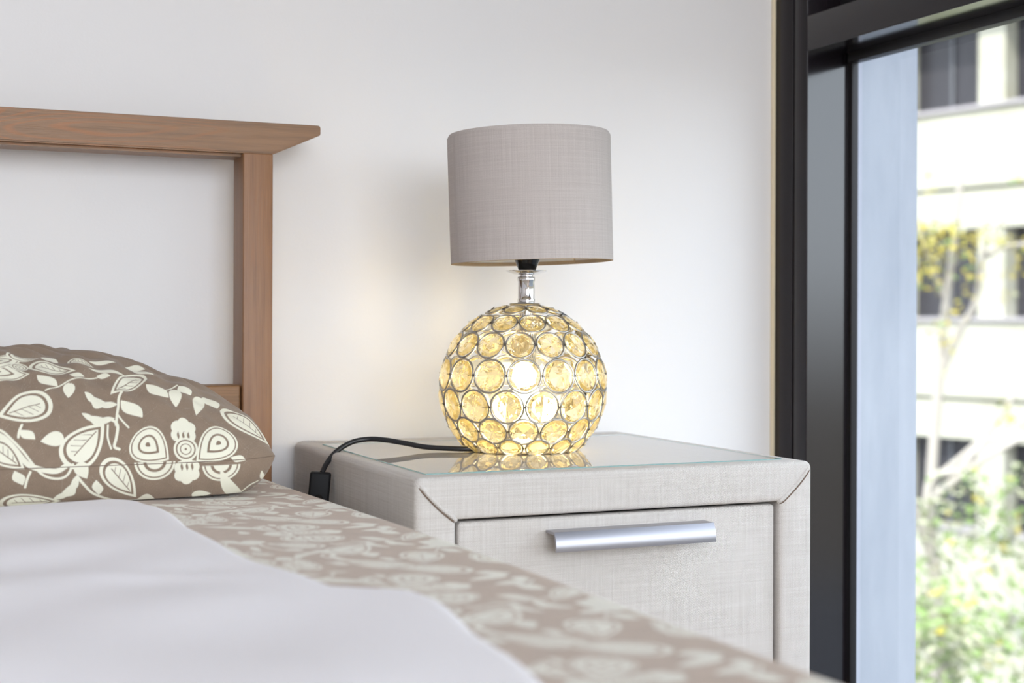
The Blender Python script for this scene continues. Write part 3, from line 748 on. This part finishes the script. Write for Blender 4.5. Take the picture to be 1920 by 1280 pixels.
def tree(name,base,branches,cents,n,size,mix,seed,label,cat,group=None):
    t=empty(name,base,label,cat,group)
    bm=BM()
    for P,r0,r1 in branches:
        Q=spline(P,6); tube(bm,Q,r0,8,radii=[r0+(r1-r0)*i/(len(Q)-1) for i in range(len(Q))])
    link('trunk',bm,M_bark,t,smooth=True)
    link('foliage',leaf_cloud(cents,n,size,mix,seed),M_leafs,t,uv=False)
    return t
# slim tree with sparse yellow leaves
b=pos(1760,16.5,-4.9)
def q(px,py,t=16.5): return pos(px,t,.70-(py-603)/2667*t)
br=[([b,q(1745,1000),q(1762,700),q(1775,560),q(1790,440),q(1800,330)],.075,.03),
    ([q(1762,700),q(1800,620),q(1830,560),q(1850,450),q(1890,400)],.055,.02),
    ([q(1775,560),q(1745,500),q(1725,430),q(1700,380)],.04,.015),
    ([q(1850,480),q(1880,462),q(1930,455),q(1980,430)],.04,.02),
    ([q(1750,900),q(1800,860),q(1860,800),q(1930,700)],.05,.02)]
rn=random.Random(3); ct=[]
for px_,py_,r_ in [(1745,455,.26),(1760,490,.22),(1735,520,.2),(1815,470,.14),(1828,520,.16),(1815,560,.1),(1845,445,.16),(1880,455,.12),(1895,505,.12),(1893,555,.11),(1790,590,.12),(1760,620,.14),(1775,650,.1),(1740,445,.2),(1790,440,.2),(1870,440,.12),(1735,345,.1),(1910,335,.08),(1770,705,.07),(1895,790,.16),(1880,755,.1),(1990,480,.4),(1680,470,.4)]:
    ct.append((tuple(q(px_,py_,16.2)),r_*1.3))
tree('tree',b,br,ct,620,.05,(.18,.3,.93,1.0),5,'slim tree with sparse yellow leaves in front of the cream building','tree')
# leafy crowns below
b=pos(1800,14.2,-4.9)
br=[([b,pos(1790,14.2,-2.8),pos(1745,14.2,-1.6),pos(1700,14,-.9)],.09,.03),([pos(1790,14.2,-2.8),q(1740,930,14.2),q(1800,880,14.2),q(1850,820,14.2)],.06,.022),([q(1740,940,14.2),q(1830,870,14.2),q(1890,835,14.2),q(1960,800,14.2)],.05,.02)]
ct=[]
for px_,py_,r_,t_ in [(1790,960,.36,14.2),(1850,930,.34,14.0),(1730,985,.32,14.1),(1900,900,.24,14.3),(1890,985,.42,14.2),(1760,900,.13,14),(1800,1030,.4,14),(1930,1040,.5,14.2),(1700,1060,.4,14.2),(1830,885,.15,14)]:
    ct.append((tuple(q(px_,py_,t_)),r_))
tree('tree',b,br,ct,620,.055,(.50,.86,.93,1.0),11,'leafy pale green treetop just below the building windows','tree')
for px_,t_,zt,sd,lab in ((1765,13.4,-1.95,21,'dense sunlit green shrub low in the window beside the grey wall'),(1930,11.4,-1.6,22,'dense green shrub low at the outer edge of the window view')):
    b=pos(px_,t_,-4.9); ct=[]; rn=random.Random(sd)
    for _ in range(26):
        ct.append(((b.x+rn.gauss(0,.34),b.y+rn.gauss(0,.34),rn.uniform(-4.3,zt)),rn.uniform(.28,.45)))
    tree('shrub',b,[([b,b+Vector((.05,0,1.5)),b+Vector((.1,.1,2.9))],.07,.03)],ct,520,.055,(.48,.82,.85,1.0),sd,lab,'shrub')
